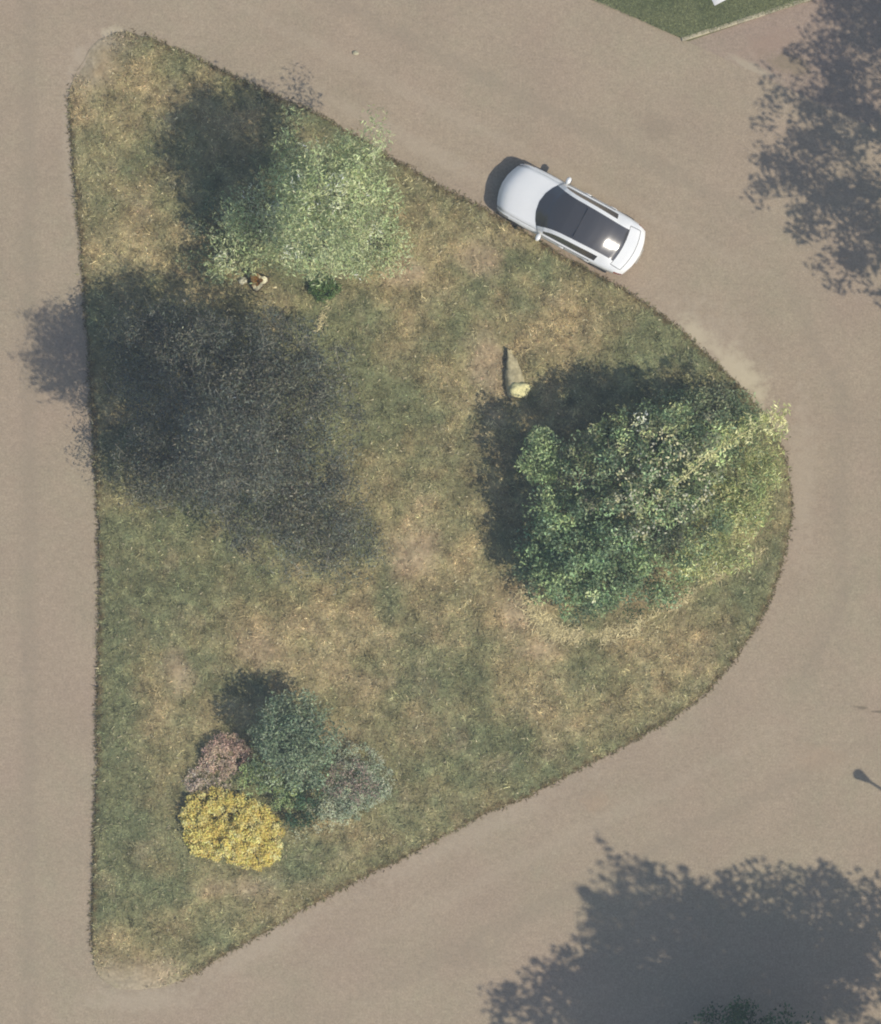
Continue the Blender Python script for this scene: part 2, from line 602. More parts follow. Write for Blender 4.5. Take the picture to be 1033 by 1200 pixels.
# ragged verge: soil-stained blades creeping over the road edge
k = rng.integers(0, NB, 11000)
off = rng.normal(0, .055, 11000) - .01
tipk = tipw[k]
sel = rng.random(11000) > 1.3 * tipk
k, off = k[sel], off[sel]
ep = loop[k] + outn[k] * off[:, None] + tang[k] * rng.uniform(-.03, .03, (len(k), 1))
ec = np.where(rng.random((len(k), 1)) < .55, alb(112, 98, 70), alb(134, 130, 94)) * rng.lognormal(.05, .3, (len(k), 1))
blades(gb, ep, np.where(off > 0, .006, .04), ec, .10, .028, lift=.2)
for line, w in STRAW_LINES:          # longer bleached straw along the bed edges
    Q = np.array([W(*q) for q in line])
    sg = np.r_[0, np.cumsum(np.linalg.norm(np.diff(Q, axis=0), axis=1))]
    k = int(sg[-1] * (560 if w > .1 else 200))
    t = rng.uniform(0, sg[-1], k)
    p = np.c_[np.interp(t, sg, Q[:, 0]), np.interp(t, sg, Q[:, 1])] + rng.normal(0, w * 1.3, (k, 2))
    p = p[rng.random(k) < np.clip(N2.fbm(p[:, 0], p[:, 1], .7, 2) * 2.4 - .7, .05, 1)]
    e = edge_dist(p)
    blades(gb, p, zis(p, e) + .02, alb(214, 200, 160) * rng.lognormal(.1, .25, (len(p), 1)), .16, .03, lift=.2)
o = gb.build('grass', BLADE)
o['kind'] = 'stuff'
tag(o, 'patchy dry and green grass covering the island', 'grass')

pts = rng.uniform(W(690, 60), W(990, -60), (70000, 2))
A, B_, C_ = W(700, 2), W(803, 46), W(962, -3)
cr = lambda a, b_, p: (b_[0] - a[0]) * (p[:, 1] - a[1]) - (b_[1] - a[1]) * (p[:, 0] - a[0])
pts = pts[(cr(A, B_, pts) > .03) & (cr(B_, C_, pts) > .1)]
t = N1.fbm(pts[:, 0], pts[:, 1], .6, 3)[:, None]
c = 1.35 * (alb(104, 112, 82) * (1 - t) + alb(132, 134, 100) * t) * rng.lognormal(0, .25, len(pts))[:, None]
gb = MB()
blades(gb, pts, np.full(len(pts), .045), c, .08, .02)
o = gb.build('grass', BLADE)
o['kind'] = 'stuff'
tag(o, 'short dark green grass of the corner lawn beside the driveway', 'grass')


# ------------------------------------------------------------------ plants
def tube(b, pts, rad, col, sides=5):
    pts = np.asarray(pts, float)
    n = len(pts)
    t = np.gradient(pts, axis=0)
    t /= np.linalg.norm(t, axis=1)[:, None] + 1e-9
    ref = np.where(np.abs(t[:, 2:3]) > .9, [[1., 0, 0]], [[0, 0, 1.]])
    u = np.cross(t, ref)
    u /= np.linalg.norm(u, axis=1)[:, None] + 1e-9
    w = np.cross(t, u)
    a = np.arange(sides) * 2 * np.pi / sides
    ring = u[:, None] * np.cos(a)[None, :, None] + w[:, None] * np.sin(a)[None, :, None]
    v = pts[:, None] + ring * np.asarray(rad)[:, None, None]
    f = []
    k = np.arange(sides)
    for i in range(n - 1):
        f.append(np.c_[i * sides + k, i * sides + (k + 1) % sides, (i + 1) * sides + (k + 1) % sides, (i + 1) * sides + k])
    b.add(v.reshape(-1, 3), np.concatenate(f), np.asarray(col) * (1 + rng.normal(0, .06)))


def limb(b, p0, p1, r0, r1, col, sag=.12, seg=5):
    p0, p1 = np.asarray(p0, float), np.asarray(p1, float)
    L = np.linalg.norm(p1 - p0)
    t = np.linspace(0, 1, seg + 1)[:, None]
    bow = rng.normal(0, sag * L, 3)
    q = p0 + (p1 - p0) * t + bow * (t * (1 - t)) * 2 + np.array([0, 0, .15 * L]) * (t * (1 - t))
    tube(b, q, r0 + (r1 - r0) * t[:, 0], col)


def leaf_quads(b, p, nrm_bias, length, width, col, drop=0.0):
    n = len(p)
    nv = rng.normal(0, 1, (n, 3))
    nv /= np.linalg.norm(nv, axis=1)[:, None]
    nv[:, 2] += nrm_bias
    nv /= np.linalg.norm(nv, axis=1)[:, None]
    t = np.cross(nv, rng.normal(0, 1, (n, 3)))
    t /= np.linalg.norm(t, axis=1)[:, None]
    t[:, 2] -= drop
    s = np.cross(nv, t)
    L = (length * rng.uniform(.6, 1.35, n))[:, None]
    Wd = (width * rng.uniform(.65, 1.3, n))[:, None]
    v = np.empty((n, 4, 3))
    v[:, 0] = p - t * L * .5
    v[:, 1] = p + s * Wd * .5 - nv * Wd * .12
    v[:, 2] = p + t * L * .5
    v[:, 3] = p - s * Wd * .5 - nv * Wd * .12
    b.add(v.reshape(-1, 4, 3).reshape(-1, 3), np.arange(n * 4).reshape(-1, 4), np.repeat(col, 4, 0))


def rand_dirs(n, zmin=-1):
    d = rng.normal(0, 1, (n * 3 + 20, 3))
    d /= np.linalg.norm(d, axis=1)[:, None]
    return d[d[:, 2] > zmin][:n]


def clumps_of(lobes, n, zmin=-.35, inner=.35):
    """clump centres spread through and over ellipsoid lobes given in photo pixels: px, py, rx, ry, height, rz"""
    vol = np.array([(l[2] * l[3]) for l in lobes], float)
    cnt = np.maximum(1, (vol / vol.sum() * n).astype(int))
    out = []
    for l, k in zip(lobes, cnt):
        x, y = W(l[0], l[1], l[4])
        d = rand_dirs(k, zmin)
        r = np.where(rng.random(len(d)) < inner, rng.uniform(.25, .8, len(d)), rng.uniform(.82, 1.06, len(d)))
        out.append(np.array([x, y, l[4]]) + d * r[:, None] * [l[2] / PXM, l[3] / PXM, l[5]])
    return np.concatenate(out)


def plant(kind, name, label, cat, base, lobes, n_clump, per, size, cols, leaf=(.1, .045), bias=.7, zmin=-.35, inner=.35,
          trunk_r=.08, bark=(.10, .085, .07), limbs=30, clump_var=.18, leaf_var=.16, drop=0.0, ground=0.05, stems=1,
          mat=None, gain=1.0, shoots=0, twigs=0, twig_col=None, group=None, flat=.8):
    bx, by = W(*base)
    root = empty(name, label, cat, (bx, by, ground), group=group)
    off = np.array([bx, by, ground])
    cl = clumps_of(lobes, n_clump, zmin, inner) - off
    cl[:, 2] = np.maximum(cl[:, 2], .06)
    # woody frame
    wb = MB()
    top = cl[:, 2].max()
    zc = np.median(cl[:, 2])
    mid = cl.mean(0)
    heads = []
    for s in range(stems):
        j = np.zeros(3) if stems == 1 else np.r_[rng.normal(0, .12, 2), 0]
        fork = np.r_[mid[:2] * .55 + rng.normal(0, .08 * (1 + (stems > 1) * 2), 2), max(.12, zc * (.45 + .15 * rng.random()))]
        t = np.linspace(0, 1, 7)[:, None]
        q = j + (fork - j) * t + np.r_[rng.normal(0, .05, 2), 0] * np.sin(t * np.pi)
        q[0, 2] = -.06
        rr = trunk_r / (1 if stems == 1 else 1.5)
        tube(wb, q, rr * (1.25 - .55 * t[:, 0] + .25 * np.exp(-t[:, 0] * 9)), bark, 8)
        heads.append((fork, rr * .6))
    if limbs >= 40:         # main boughs first, then branches from the nearest bough end
        forks = []
        for k in rng.permutation(len(cl))[:9]:
            f, r0 = heads[rng.integers(len(heads))]
            e = f + (cl[k] - f) * rng.uniform(.5, .75)
            limb(wb, f, e, r0 * .7, r0 * .35, bark)
            forks.append((e, r0 * .35))
        heads = forks + heads[:1]
    hp = np.array([h_[0] for h_ in heads])
    for k in rng.permutation(len(cl))[:limbs]:
        f, r0 = heads[int(((hp - cl[k]) ** 2).sum(1).argmin())]
        limb(wb, f, cl[k], r0 * rng.uniform(.45, .8), .006, bark)
    tb = MB()
    for k in range(twigs):
        c0 = cl[rng.integers(len(cl))]
        dirn = rng.normal(0, 1, 3)
        dirn[2] = abs(dirn[2]) * .5
        dirn /= np.linalg.norm(dirn)
        limb(tb, c0 - dirn * .2, c0 + dirn * rng.uniform(.25, .6), .012, .004, twig_col if twig_col is not None else bark, seg=3)
    wb.build('trunk' if kind == 'tree' else 'stems', BARK, root, smooth=True)
    # leaves
    fb = MB()
    shoot_pts = []
    order = np.argsort(-(cl[:, 2] + .25 * np.linalg.norm(cl[:, :2] - mid[:2], axis=1)))
    for k in range(shoots):
        c0 = cl[order[int(rng.random() ** 1.5 * len(cl) * .45)]]
        out = np.r_[c0[:2] - mid[:2] * .8, 0]
        dirn = out / (np.linalg.norm(out) + .3) * .7 + np.r_[rng.normal(0, .25, 2), .9]
        L_ = rng.uniform(.45, .95)
        limb(tb, c0, c0 + dirn * L_, .014, .004, bark, seg=4)
        t_ = rng.uniform(.2, 1.05, (22, 1))
        shoot_pts.append(c0 + dirn * L_ * t_ + rng.normal(0, .07, (22, 3)))
    if tb.n:
        tb.build('twigs', BARK, root)['kind'] = 'stuff'
    cols = [np.asarray(c_) * gain for c_ in cols]
    for c0 in cl:
        k = max(3, int(per * rng.uniform(.5, 1.5)))
        g = rng.normal(0, 1, (k, 3))
        g /= np.maximum(1, np.linalg.norm(g, axis=1)[:, None] / 1.7)
        p = c0 + g * size * rng.uniform(.7, 1.25) * np.array([1, 1, flat])
        p[:, 2] = np.maximum(p[:, 2], .02)
        base_c = cols[rng.integers(len(cols))] * rng.lognormal(0, clump_var)
        c = base_c * rng.lognormal(0, leaf_var, k)[:, None] * (1 + rng.normal(0, .05, (k, 3)))
        leaf_quads(fb, p, bias, leaf[0], leaf[1], np.clip(c, .004, .9), drop)
    for p in shoot_pts:
        leaf_quads(fb, p, bias, leaf[0] * 1.1, leaf[1] * 1.3, cols[rng.integers(len(cols))] * rng.lognormal(0, leaf_var, (len(p), 1)), drop)
    fb.build('crown' if kind == 'tree' else 'foliage', mat or LEAF, root)
    return root


G = lambda *c: alb(*c)

# --- feathery pale green tree at the narrow end
plant('tree', 'feathery_tree', 'feathery pale green tree with dense crown at the narrow end of the island', 'tree', (360, 275),
      [(392, 228, 52, 66, 3.9, 1.2), (374, 276, 54, 50, 3.4, 1.1), (412, 200, 34, 42, 3.4, .9), (380, 262, 48, 56, 5.2, .9),
       (336, 288, 30, 26, 1.4, .6), (428, 262, 44, 54, 1.2, .7), (392, 298, 44, 22, .7, .4), (352, 190, 30, 34, 3.4, .8), (340, 245, 34, 44, 2.8, .9),
       (350, 235, 30, 40, 4.4, .8),
       (440, 152, 14, 14, 3.0, .5), (452, 300, 24, 20, .7, .35), (300, 255, 34, 40, 1.7, .8), (268, 300, 34, 26, 1.1, .5), (345, 128, 10, 12, 3.4, .5)],
      640, 52, .23, [G(168, 174, 132), G(156, 166, 122), G(178, 184, 144), G(146, 156, 118)], leaf=(.15, .032), bias=.8, inner=.3,
      trunk_r=.11, limbs=60, twigs=40, shoots=30, clump_var=.36, leaf_var=.22, gain=1.5)

# --- dark thin-leaved tree
plant('tree', 'dark_tree', 'dark thin-leaved tree with fine grey twigs, its crown shading the road edge', 'tree', (285, 530),
      [(320, 515, 96, 108, 3.2, 1.2), (345, 600, 80, 75, 2.5, 1.1), (285, 450, 95, 84, 3.2, 1.2), (262, 532, 46, 54, 6.7, .8),
       (350, 445, 60, 70, 2.6, .9), (400, 640, 42, 42, 1.5, .7), (235, 540, 70, 54, 2.2, .9), (275, 525, 60, 60, 5.0, .9),
       (205, 450, 72, 76, 2.1, .9), (165, 410, 44, 44, 1.7, .7), (220, 395, 60, 40, 1.8, .7), (200, 560, 46, 36, 1.6, .6), (178, 555, 44, 40, 1.4, .5), (266, 536, 38, 46, 6.6, .7)],
      1450, 48, .24, [G(110, 110, 96), G(102, 104, 94), G(118, 116, 100), G(98, 104, 96)], leaf=(.13, .035), bias=.5, inner=.4,
      trunk_r=.11, bark=G(92, 86, 80), limbs=80, twigs=300, shoots=40, twig_col=G(156, 152, 138), clump_var=.2, leaf_var=.3, gain=1.15)

# --- big thicket on the round end
BG = 'shrubs of the thicket on the round end'
plant('shrub', 'broadleaf_shrub', 'large dark green broadleaf shrub along the pale straw edge of the thicket', 'shrub', (705, 655),
      [(690, 660, 62, 55, 1.9, 1.0), (745, 675, 60, 42, 1.5, .9), (670, 690, 45, 35, 1.2, .8), (720, 630, 55, 40, 2.3, .9), (664, 606, 44, 38, 2.2, .9), (652, 652, 28, 36, 2.0, .8), (646, 602, 24, 30, 2.0, .8), (630, 652, 26, 30, 1.2, .6)],
      380, 54, .17, [G(120, 138, 101), G(108, 127, 95), G(136, 149, 108), G(112, 130, 102)], leaf=(.12, .055), stems=4, limbs=50, clump_var=.42, leaf_var=.15, gain=1.5, group=BG)
plant('tree', 'thicket_tree', 'tall mottled green tree with cream blossom in the middle of the thicket', 'tree', (765, 560),
      [(760, 560, 75, 62, 2.8, 1.2), (715, 545, 55, 42, 2.5, 1.0), (810, 520, 55, 45, 2.7, 1.0), (790, 610, 60, 50, 2.6, 1.0),
       (765, 505, 55, 32, 2.5, .8)],
      540, 50, .17, [G(134, 148, 106), G(122, 138, 104), G(154, 160, 116), G(112, 128, 98), G(146, 148, 120)], leaf=(.13, .05),
      trunk_r=.14, limbs=70, twigs=60, twig_col=G(160, 150, 120), clump_var=.5, leaf_var=.18, gain=1.3, group=BG)
plant('shrub', 'yellow_green_shrub', 'yellow-green willowy shrub of the thicket beside the curved road edge', 'shrub', (858, 580),
      [(865, 560, 45, 60, 1.5, .9), (850, 620, 48, 45, 1.3, .8), (885, 520, 28, 36, 1.2, .6), (820, 650, 36, 26, 1.1, .6)],
      190, 50, .2, [G(168, 172, 116), G(152, 162, 112), G(184, 182, 130), G(140, 152, 112)], leaf=(.19, .03), bias=.6, stems=5, limbs=50,
      drop=.3, gain=1.6, clump_var=.28, leaf_var=.25, group=BG)
plant('shrub', 'round_shrub', 'small bright green rounded shrub rising out of the thicket shadow', 'shrub', (640, 537),
      [(637, 534, 25, 32, 2.0, .7), (645, 552, 20, 18, 1.7, .6)],
      60, 46, .15, [G(146, 162, 118), G(138, 154, 110), G(156, 170, 126)], leaf=(.11, .05), stems=2, limbs=24, trunk_r=.06, gain=1.45, group=BG)
plant('shrub', 'edge_shrub', 'low green shrub of the thicket against the sandy road edge', 'shrub', (838, 478),
      [(835, 480, 44, 24, .7, .5), (790, 480, 36, 24, .9, .5), (870, 496, 22, 20, .6, .4)],
      90, 46, .17, [G(146, 158, 124), G(132, 148, 114), G(160, 168, 134)], leaf=(.12, .05), stems=4, limbs=24, trunk_r=.05, group=BG)


def leaning_cane():
    """pale arching canes leaning right across the thicket and out over the road"""
    bx, by = W(742, 612)
    root = empty('leaning_cane', 'pale yellow leafy cane arching across the thicket and out over the road', 'plant', (bx, by, .1))
    path = [(742, 612, .1), (752, 600, 2.2), (780, 578, 3.8), (815, 548, 4.3), (850, 520, 4.3), (885, 500, 4.0), (915, 490, 3.5)]
    P3 = np.array([[*W(px, py, h), h] for px, py, h in path]) - [bx, by, .1]
    s = np.linspace(0, 1, len(P3))
    t = np.linspace(0, 1, 24)
    Q = np.c_[[np.interp(t, s, P3[:, k]) for k in range(3)]].T
    for _ in range(2):
        Q[1:-1] = (Q[:-2] + 2 * Q[1:-1] + Q[2:]) / 4
    wb = MB()
    tube(wb, Q, np.linspace(.04, .01, 24), G(190, 184, 136), 6)
    fb = MB()
    for k in range(5, 24):
        for _ in range(3):
            a = rng.uniform(0, 2 * np.pi)
            e = Q[k] + np.r_[np.cos(a), np.sin(a), rng.uniform(-.3, .4)] * rng.uniform(.15, .4 if k < 20 else .55)
            limb(wb, Q[k], e, .01, .004, G(176, 168, 120), seg=3)
            n = rng.integers(6, 14) * (2 if k > 19 else 1)
            p = Q[k] + (e - Q[k]) * rng.uniform(.2, 1.1, (n, 1)) + rng.normal(0, .06, (n, 3))
            col = 1.4 * (G(220, 216, 166) if rng.random() < .6 else G(184, 188, 128)) * rng.lognormal(0, .15, (n, 1))
            leaf_quads(fb, p, 1.4, .15, .035, np.tile(col, (1, 1)) if col.shape[1] == 3 else col, .2)
    wb.build('cane', BARK, root, smooth=True)
    fb.build('foliage', LEAF, root)


leaning_cane()


def blossom(base, label, lobes, n, cols, size=.05, per=9, name='blossom_spray', spread=.12):
    bx, by = W(*base)
    root = empty(name, label, 'flowers', (bx, by, .1))
    cl = clumps_of(lobes, n, .1, .1) - [bx, by, .1]
    wb, fb = MB(), MB()
    for c0 in cl:
        s0 = np.r_[rng.normal(0, .15, 2), -.05]
        if rng.random() < .35:
            limb(wb, s0, c0, .012, .004, G(140, 138, 100), seg=4)
        k = max(2, int(per * rng.uniform(.5, 1.5)))
        p = c0 + rng.normal(0, spread, (k, 3)) * [1, 1, .5]
        c = np.asarray(cols[rng.integers(len(cols))]) * rng.lognormal(0, .1, k)[:, None]
        leaf_quads(fb, p, 1.2, size * 1.4, size, c)
    wb.build('stems', BARK, root)
    fb.build('petals', LEAF, root)['kind'] = 'stuff'
    return root


blossom((752, 598), 'cream blossom sprays showing through the middle of the thicket',
        [(745, 595, 34, 44, 3.75, .4), (768, 548, 45, 40, 3.9, .4), (735, 552, 20, 30, 3.6, .3), (800, 560, 45, 40, 3.7, .4)], 70,
        [G(232, 224, 182), G(216, 210, 160), G(222, 218, 194)], size=.07, per=6)
blossom((865, 600), 'straw-coloured seed heads over the yellow-green willowy shrub',
        [(865, 575, 40, 60, 2.4, .2), (845, 640, 40, 26, 2.0, .2), (905, 510, 20, 22, 1.8, .3)], 60, [G(200, 192, 140), G(180, 176, 122)],
        size=.06, per=7, name='seed_heads')

# --- flower bed near the lower corner
FB = 'plants of the small bed by the yellow shrub'
plant('shrub', 'yellow_shrub', 'bright yellow rounded dense shrub in the small bed', 'shrub', (272, 972),
      [(250, 955, 36, 30, .30, .36), (295, 982, 36, 33, .30, .38), (272, 970, 46, 38, .36, .38), (240, 975, 26, 26, .24, .28), (300, 1000, 26, 18, .22, .26)],
      560, 34, .075, [G(226, 206, 120), G(252, 234, 150), G(246, 224, 132), G(255, 240, 170), G(238, 214, 124)], leaf=(.075, .038), bias=1.6, zmin=-.15, inner=.05,
      stems=6, limbs=40, trunk_r=.03, clump_var=.1, group=FB)
plant('shrub', 'dark_green_shrub', 'dark blue-green upright shrub casting a shadow behind the small bed', 'shrub', (345, 872),
      [(352, 860, 46, 46, 1.3, .7), (342, 895, 42, 32, 1.0, .6), (337, 856, 38, 36, 1.6, .6)],
      250, 52, .17, [G(134, 148, 120), G(120, 134, 110), G(150, 160, 132), G(128, 140, 118)], leaf=(.11, .04), stems=3, limbs=40, trunk_r=.06, clump_var=.26, gain=1.3, group=FB)
plant('shrub', 'mauve_shrub', 'dusty mauve rounded low shrub touching the dark green shrub', 'shrub', (264, 887),
      [(264, 886, 27, 25, .3, .4)], 130, 34, .075, [G(196, 168, 154), G(184, 156, 144), G(204, 180, 160), G(176, 158, 140)], leaf=(.06, .03),
      bias=1, zmin=0, inner=.1, stems=4, limbs=16, trunk_r=.02, clump_var=.12, gain=1.4, group=FB)
plant('shrub', 'pink_shrub', 'small pinkish grey cushion plant between mauve shrub and yellow shrub', 'shrub', (240, 914),
      [(239, 914, 22, 16, .18, .26), (260, 918, 14, 9, .14, .2)], 80, 28, .07, [G(196, 178, 164), G(186, 168, 152), G(204, 188, 172)], leaf=(.06, .03),
      bias=1, zmin=0, inner=.1, stems=3, limbs=10, trunk_r=.02, clump_var=.12, gain=1.3, group=FB)
plant('shrub', 'lime_shrub', 'low fresh green shrub between the yellow and dark green shrubs', 'shrub', (318, 915),
      [(308, 912, 30, 20, .5, .4), (335, 932, 22, 20, .5, .4)], 70, 36, .1, [G(162, 176, 124), G(148, 166, 116), G(174, 184, 134)], leaf=(.08, .04),
      zmin=-.1, stems=3, limbs=14, trunk_r=.025, gain=1.2, group=FB)
plant('shrub', 'sage_shrub', 'grey-green domed shrub with dull brown middle in the small bed', 'shrub', (408, 920),
      [(420, 905, 36, 34, .35, .4), (395, 935, 34, 28, .32, .36), (435, 925, 24, 26, .28, .3), (400, 945, 36, 20, .26, .28)],
      280, 36, .09, [G(170, 174, 150), G(158, 166, 144), G(180, 182, 160), G(150, 160, 138)], leaf=(.09, .022), bias=.7, zmin=-.1,
      stems=5, limbs=24, trunk_r=.025, clump_var=.13, gain=1.5, group=FB)
blossom((410, 918), 'dull brown spent flower heads in the middle of the grey-green domed shrub',
        [(408, 916, 30, 25, .68, .1), (425, 925, 18, 18, .64, .08)], 60, [G(172, 152, 142), G(160, 140, 130), G(180, 160, 146)], size=.045, per=12,
        name='spent_flower_heads', spread=.07)
plant('shrub', 'deep_green_shrub', 'deep green low shrub squeezed between yellow and grey-green shrubs', 'shrub', (350, 950),
      [(348, 948, 24, 24, .4, .4), (362, 915, 16, 26, .6, .4)], 60, 34, .1, [G(86, 112, 84), G(78, 102, 78), G(98, 122, 92)], leaf=(.09, .04),
      zmin=-.1, stems=3, limbs=14, trunk_r=.025, group=FB)
blossom((372, 962), 'cream white flower sprays at the lower edge of the small bed',
        [(372, 958, 22, 16, .45, .12), (350, 978, 16, 8, .25, .1), (392, 968, 20, 8, .3, .1)], 34, [G(214, 214, 184), G(196, 196, 160)], size=.045, per=7,
        name='cream_flowers', spread=.07)

# --- small bits by the feathery tree
plant('shrub', 'ball_shrub', 'small round green ball-shaped shrub below the feathery tree', 'shrub', (380, 337),
      [(380, 337, 17, 14, .26, .3)], 70, 30, .07, [G(110, 136, 82), G(100, 126, 76), G(122, 144, 90)], leaf=(.07, .035), bias=1, zmin=0, inner=.1,
      stems=3, limbs=12, trunk_r=.02, clump_var=.12)
plant('shrub', 'shade_shrub', 'loose grey-green undergrowth at the shaded foot of the feathery tree', 'shrub', (270, 290),
      [(262, 262, 34, 28, .6, .4), (255, 305, 36, 24, .5, .35), (300, 285, 34, 30, .8, .5)],
      90, 34, .16, [G(132, 142, 112), G(116, 130, 100), G(146, 152, 126)], leaf=(.13, .035), stems=4, limbs=24, trunk_r=.03)


# ------------------------------------------------------------------ stones, stump
def lump(b, c, r, col, seed, rough=.22, nu=22, nv=14):
    nz = Noise(seed)
    u = np.linspace(0, 2 * np.pi, nu, endpoint=False)
    v = np.linspace(0, np.pi, nv)
    U, Vv = np.meshgrid(u, v)
    d = np.c_[(np.sin(Vv) * np.cos(U)).ravel(), (np.sin(Vv) * np.sin(U)).ravel(), np.cos(Vv).ravel()]
    k = 1 + rough * (nz.fbm(d[:, 0] * 1.3 + d[:, 2], d[:, 1] * 1.3 - d[:, 2] * .7, .8, 3) - .5) * 2
    p = d * k[:, None] * r + c
    i, j = np.meshgrid(np.arange(nv - 1), np.arange(nu), indexing='ij')
    f = np.c_[(i * nu + j).ravel(), ((i + 1) * nu + j).ravel(), ((i + 1) * nu + (j + 1) % nu).ravel(), (i * nu + (j + 1) % nu).ravel()]
    cc = np.asarray(col) * (1 + .25 * (nz.fbm(p[:, 0] * 3, p[:, 1] * 3, .5, 3) - .5))[:, None]
    b.add(p, f, cc)


def teardrop_stone():
    x, y = W(606, 440)
    root = empty('wedge_stone', 'long pale wedge-shaped stone lying on the dry grass', 'stone', (x, y, .17))
    b = MB()
    n = 14
    ss = np.linspace(0, 1, n)
    prof = []
    for s in ss:
        cx, cy = (599 + 9 * s - 606) / PXM, -(410 + 58 * s - 440) / PXM
        w = (.05 + .29 * np.sin(s * np.pi * .62) ** 1.1) * (1 if s < .96 else .8)
        h = .22 + .14 * s
        a = np.linspace(0, np.pi, 9)
        ridge = np.c_[np.full(9, cx) + np.cos(a) * w * (1 + rng.normal(0, .07, 9)) - .10 * np.sin(a) * (1 - s * .3), np.full(9, cy) + rng.normal(0, .03, 9), np.sin(a) ** .7 * h * (1 + rng.normal(0, .1, 9)) - .1 * (np.sin(a) < .05)]
        prof.append(ridge)
    V = np.concatenate(prof)
    f = [[i * 9 + k, i * 9 + k + 1, (i + 1) * 9 + k + 1, (i + 1) * 9 + k] for i in range(n - 1) for k in range(8)]
    b.add(V, f, G(184, 172, 140) * rng.lognormal(0, .12, (len(V), 1)))
    b.f.append(np.array([list(range(9))]))
    b.f.append(np.array([[(n - 1) * 9 + k for k in range(9)][::-1]]))
    b.build('stone', STONE, root)
    x, y = W(609, 457)
    root = empty('boulder', 'round yellowish pitted boulder at the wide end of the wedge stone', 'boulder', (x, y, .17))
    b = MB()
    lump(b, np.array([0, 0, .2]), np.array([.33, .27, .27]), G(232, 222, 170), 5, .34)
    b.build('stone', STONE, root)


teardrop_stone()


def stump():
    x, y = W(303, 330)
    root = empty('tree_stump', 'broken tree stump with brown heart and pale rim beside the feathery tree', 'stump', (x, y, .2))
    b, c = MB(), MB()
    n = 22
    a = np.arange(n) * 2 * np.pi / n
    rim = 1 + .2 * np.sin(a * 3 + 1) + rng.normal(0, .12, n)
    r, h = .25, .32
    hh = h + .1 * np.sin(a - .5) + rng.normal(0, .03, n)
    rows = [np.c_[np.cos(a) * rim * r * 1.3, np.sin(a) * rim * r * 1.3, np.full(n, -.08)], np.c_[np.cos(a) * rim * r, np.sin(a) * rim * r, hh]]
    q = np.arange(n)
    b.add(np.concatenate(rows), np.c_[q, (q + 1) % n, n + (q + 1) % n, n + q], G(112, 96, 74))
    b.build('bark_shell', BARK, root)
    rows = [np.c_[np.cos(a) * rim * r, np.sin(a) * rim * r, hh + .002], np.c_[np.cos(a) * rim * r * .55, np.sin(a) * rim * r * .55, hh - .02]]
    pale = np.clip(.5 + 1.2 * np.cos(a + .5), 0, 1)[:, None]
    c.add(np.concatenate(rows), np.c_[q, (q + 1) % n, n + (q + 1) % n, n + q], np.tile(G(120, 96, 60) * (1 - pale) + G(240, 232, 200) * pale, (2, 1)))
    c.build('pale_rim', STONE, root)
    c = MB()
    rows = [np.c_[np.cos(a) * rim * r * .55, np.sin(a) * rim * r * .55, hh - .02], np.c_[np.cos(a) * .03, np.sin(a) * .03, hh * 0 + .16]]
    c.add(np.concatenate(rows), np.c_[q, (q + 1) % n, n + (q + 1) % n, n + q], G(120, 88, 44))
    c.build('heartwood', BARK, root)
    x, y = W(285, 329)
    o = MB()
    lump(o, np.zeros(3), np.array([.15, .12, .12]), G(220, 214, 190), 9, .35)
    s = o.build('pale_stone', STONE)
    s.location = (x, y, .24)
    tag(s, 'small whitish stone next to the broken tree stump', 'stone')


stump()

for px, py, r, lab in [(417, 62, .07, 'small pale pebble lying alone on the upper road')]:
    o = MB()
    lump(o, np.zeros(3), np.array([r * 1.4, r, r * .5]), G(190, 182, 156), int(px), .3, 14, 9)
    s = o.build('pebble' if r < .08 else 'pale_stone', STONE)
    x, y = W(px, py)
    s.location = (x, y, .02 if r < .08 else .11)
    tag(s, lab, 'stone')


